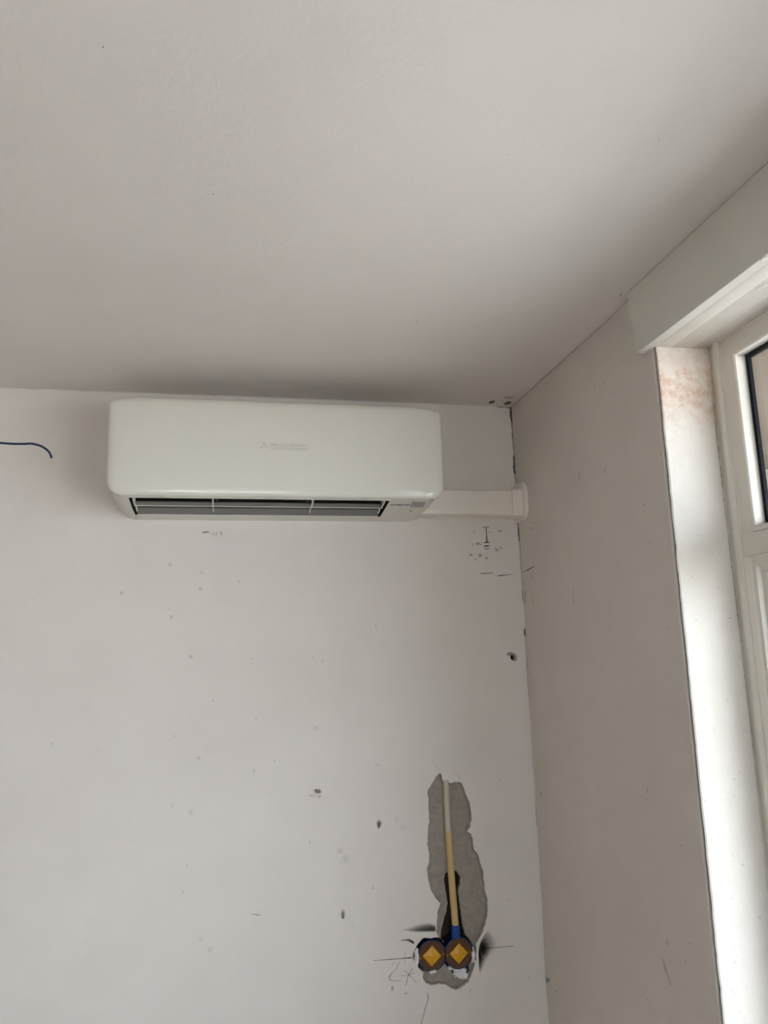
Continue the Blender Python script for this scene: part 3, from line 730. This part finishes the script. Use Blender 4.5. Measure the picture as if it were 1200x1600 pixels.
# cracks along the room corner and the ceiling line
def corner_px(t):  # line of the corner at height z
    p = np.array([0, 0, H-t]); d = p-CAM; return (600+CF*(d@RX)/(d@FW), 800-CF*(d@UP)/(d@FW))
def corner_stroke(y0, y1, w, a, dx=-1.2):
    c = [corner_px(t) for t in np.linspace(0, 1.75, 120)]
    pts = []
    for y in np.linspace(y0, y1, max(3, int((y1-y0)/6))):
        x = np.interp(y, [q[1] for q in c], [q[0] for q in c]); pts.append((x+dx+random.uniform(-.8, .5), y))
    n = len(pts); wl = [w*(.4+.6*math.sin(math.pi*(i+.5)/n)) for i in range(n)]
    stroke('corner_crack', pts, wl, a, M['crack'], MB, wall, .4)
for y0, y1, w, a in ((636, 662, 4.2, 1.), (658, 712, 2.2, .75), (712, 740, 4.4, 1.), (736, 756, 1.8, .7), (818, 846, 2.6, .9), (842, 930, 1.6, .45), (922, 944, 2.2, .6), (982, 994, 3.8, .95), (990, 1110, 1.6, .55), (1100, 1260, 1.5, .35), (1255, 1290, 2., .5), (1290, 1420, 1.5, .35), (1420, 1600, 1.7, .4), (1526, 1536, 4., .9)):
    corner_stroke(y0, y1, w, a)
def line_px(A, B, k):
    out = []
    for t in np.linspace(0, 1, k):
        d = np.array(A)*(1-t)+np.array(B)*t-CAM; out.append((600+CF*(d@RX)/(d@FW), 800-CF*(d@UP)/(d@FW)))
    return out
pts = [(x, y+1+random.uniform(-.4, .4)) for x, y in line_px((-1.6, 0, H), (-.02, 0, H), 60)]
stroke('ceiling_crack', pts, [random.uniform(.6, 1.4) for _ in pts], [random.uniform(.1, .4) for _ in pts], M['crack'], MB, wall)
pts = [(x+.6, y+.7+random.uniform(-.5, .5)) for x, y in line_px((0, -.01, H), (0, -.76, H), 60)]
stroke('ceiling_crack', pts, [random.uniform(.6, 1.8) for _ in pts], [random.uniform(.1, .5) for _ in pts], M['crack'], MR, wallr)
pts = [(x, y+1.2) for x, y in ((776, 634), (782, 635.5), (789, 634.5), (798, 637))]
stroke('ceiling_crack', pts, [1, 2, 1.6, 3], .8, M['crack'], MB, wall)

def smudge(name, cx_, cy_, rx_, ry_, a, m, mapf, parent, rim=None, rings=4):
    n = 20; vs_ = [mapf(cx_, cy_)]; at = [a]; fs = []
    rim = rim or [(cx_+rx_*math.cos(2*math.pi*k/n)*random.uniform(.85, 1.15), cy_+ry_*math.sin(2*math.pi*k/n)*random.uniform(.85, 1.15)) for k in range(n)]
    n = len(rim)
    for r in range(1, rings+1):
        t = r/rings
        for (x, y) in rim: vs_.append(mapf(cx_+(x-cx_)*t, cy_+(y-cy_)*t)); at.append(a*(1-t*t)**1.3)
    for k in range(n): fs.append((0, 1+k, 1+(k+1) % n))
    for r in range(rings-1):
        for k in range(n): b = 1+r*n; fs.append((b+k, b+n+k, b+n+(k+1) % n, b+(k+1) % n))
    o = mesh(name, vs_, fs, m, parent); set_attr(o.data, at); return o
D_ = M['dirt']
for s in ((265, 882, 4.5, 5, .22), (315, 894.5, 3.4, 3.2, .25), (313.5, 920.5, 4, 3.8, .32), (190, 926.5, 4, 4.2, .3), (268, 964, 3.6, 4, .32), (263, 952, 3, 2.4, .2), (373, 908.5, 2.4, 2.4, .35), (298, 1026, 5, 4, .28),
          (310, 1184, 4, 4, .28), (333, 1095, 2.2, 2.2, .3), (400, 1123, 2.2, 2, .3), (493, 1138, 5, 6, .16), (429, 1188, 1.8, 1.8, .4), (394, 1029, 2.2, 2, .25), (489, 1027, 2, 2, .25), (504, 1033, 2, 4, .22), (397, 1205, 3.5, 4.5, .2),
          (592.3, 1287, 4.8, 7.5, .85), (592, 1292, 2, 4, .8), (536, 1428, 4.4, 9, .62), (535.5, 1433, 3.4, 4, .6), (613, 1544.5, 3, 6, .45), (735.5, 867.2, 4, 2.4, .6), (750, 867.8, 3.2, 3.6, .6), (760.2, 872, 2.8, 2.4, .6), (743, 874, 2.6, 2, .5),
          (776, 860, 5, 3.4, .35), (741, 830, 2, 6, .22), (587, 978, 2.2, 5, .2), (590, 1195, 7, 4, .18), (532, 1330, 8, 6, .16), (540, 1342, 7, 9, .16), (583, 1387, 2.4, 4.4, .35), (298, 1270, 5, 9, .14), (270, 1258, 4, 5, .12), (292, 1352, 3, 3, .2), (286, 1394, 3, 4, .22),
          (484, 1316, 2, 4, .3), (82, 1163, 2.4, 6, .2), (154, 1173, 1.6, 1.6, .35), (271, 1150, 3, 4, .14), (313, 1467, 5, 5, .16), (328, 1484, 7, 6, .16), (620, 1280, 5, 6, .14), (630, 1292, 7, 7, .12), (795, 1405, 2, 3, .25), (781, 1220, 2, 2, .35), (826, 1527, 1.6, 2, .5), (735, 1548, 3, 5, .2)):
    smudge('smudge', *s, D_, MB, wall)
smudge('paint_chip', 497, 1236.5, 6.5, 4.6, .95, M['rust'], MB, wall); smudge('paint_chip', 493.5, 1235, 4, 3, .7, D_, MB, wall)
smudge('paint_chip', 499, 1244.5, 4, 3.5, .4, M['rust'], MB, wall); smudge('smudge', 488, 1243, 8, 2.4, .3, D_, MB, wall)
S = M['dark_mark']  # grey smears left of the boxes, plain dark patches right of them
smudge('dark_patch', 679, 1452.5, 0, 0, .75, S, MB, wall, rim=[(681.5, 1450), (680, 1444), (668, 1441), (652, 1443), (638, 1448), (622, 1453), (636, 1456), (652, 1457), (668, 1456.5), (680, 1456.5), (681.5, 1454)])
smudge('dark_patch', 748.5, 1488, 0, 0, 1.0, S, MB, wall, rim=[(747, 1490), (748, 1476), (752, 1468), (757, 1462), (762, 1464), (766, 1472), (767, 1482), (764, 1492), (759, 1503), (754, 1516), (749.5, 1524), (748, 1514), (747.5, 1500)], rings=6)
smudge('dark_patch', 751, 1474, 0, 0, .7, S, MB, wall, rim=[(749.5, 1478), (751, 1470), (756, 1461), (764, 1452), (772, 1462), (778, 1474), (774, 1486), (765, 1496), (755, 1500), (750, 1490)], rings=6)
stroke('dark_patch', [(622, 1471), (630, 1469), (638, 1468.6), (644, 1471.4), (646.5, 1474.5)], [1.2, 2.4, 4, 4.4, 2.6], [.1, .35, .7, .95, .7], S, MB, wall, .1)
smudge('smudge', 645.5, 1495, 2.4, 9, .5, D_, MB, wall)
for s in ((972, 563, 2.4, 1.4, .4), (953, 613, 1.8, 1.4, .4), (1006, 789, 2.2, 3, .45), (929, 605, 2, 5, .2), (943, 598, 2, 4, .2), (945, 735, 2.4, 8, .14), (1012, 1235, 2, 5, .35), (1010, 1249, 2, 2, .3), (1065, 1321, 2, 1.6, .5), (1078, 1474, 2, 2, .5), (1043, 1472, 5, 8, .18), (1072, 1502, 2.2, 4, .25), (1043, 980, 2.6, 1.6, .3), (1022, 1066, 2, 2, .25), (1012, 1562, 2.6, 3.4, .25), (857.5, 1531, 2.4, 4, .9), (870, 1549, 1.6, 1.8, .7), (846, 1240, 2, 6, .3), (905, 742, 2.4, 12, .14)):
    smudge('smudge', *s, D_, MR, wallr)
for s in ((161, 73, 1.8, 2.4, .8), (333, 303, 1.6, 1.6, .7), (651, 502, 1.8, 1.6, .6), (970, 460, 2.2, 1.6, .8), (1030, 218, 1.4, 1.4, .6), (794, 242, 2, 1.4, .25), (795, 621, 11, 2.6, .45)):
    smudge('speck', *s, D_, MC, ceil)
# two open screw holes in the ceiling by the corner
for px, py, r in ((768.5, 627.3, .0085), (793, 628.8, .0095)):
    q = on_plane(px, py, 2, H)
    bm = bmesh.new(); n = 18; rs = []
    for rr_, dz in ((1.35, -.0002), (1.05, -.0016), (.9, -.0003), (.15, -.0001)):
        rs.append([bm.verts.new((q[0]+r*rr_*math.cos(2*math.pi*k/n)*(1+.1*math.sin(3*k)), q[1]+r*1.7*rr_*math.sin(2*math.pi*k/n), H+dz-.0004)) for k in range(n)])
    for i in range(3):
        for k in range(n): bm.faces.new([rs[i][k], rs[i][(k+1) % n], rs[i+1][(k+1) % n], rs[i+1][k]]).material_index = 0 if i == 0 else 1
    f = bm.faces.new(rs[-1]); f.material_index = 1
    o = bm_obj('screw_hole', bm, M['ceil'], ceil, True); o.data.materials.append(simple('hole_dark', (.11, .095, .08), .9))
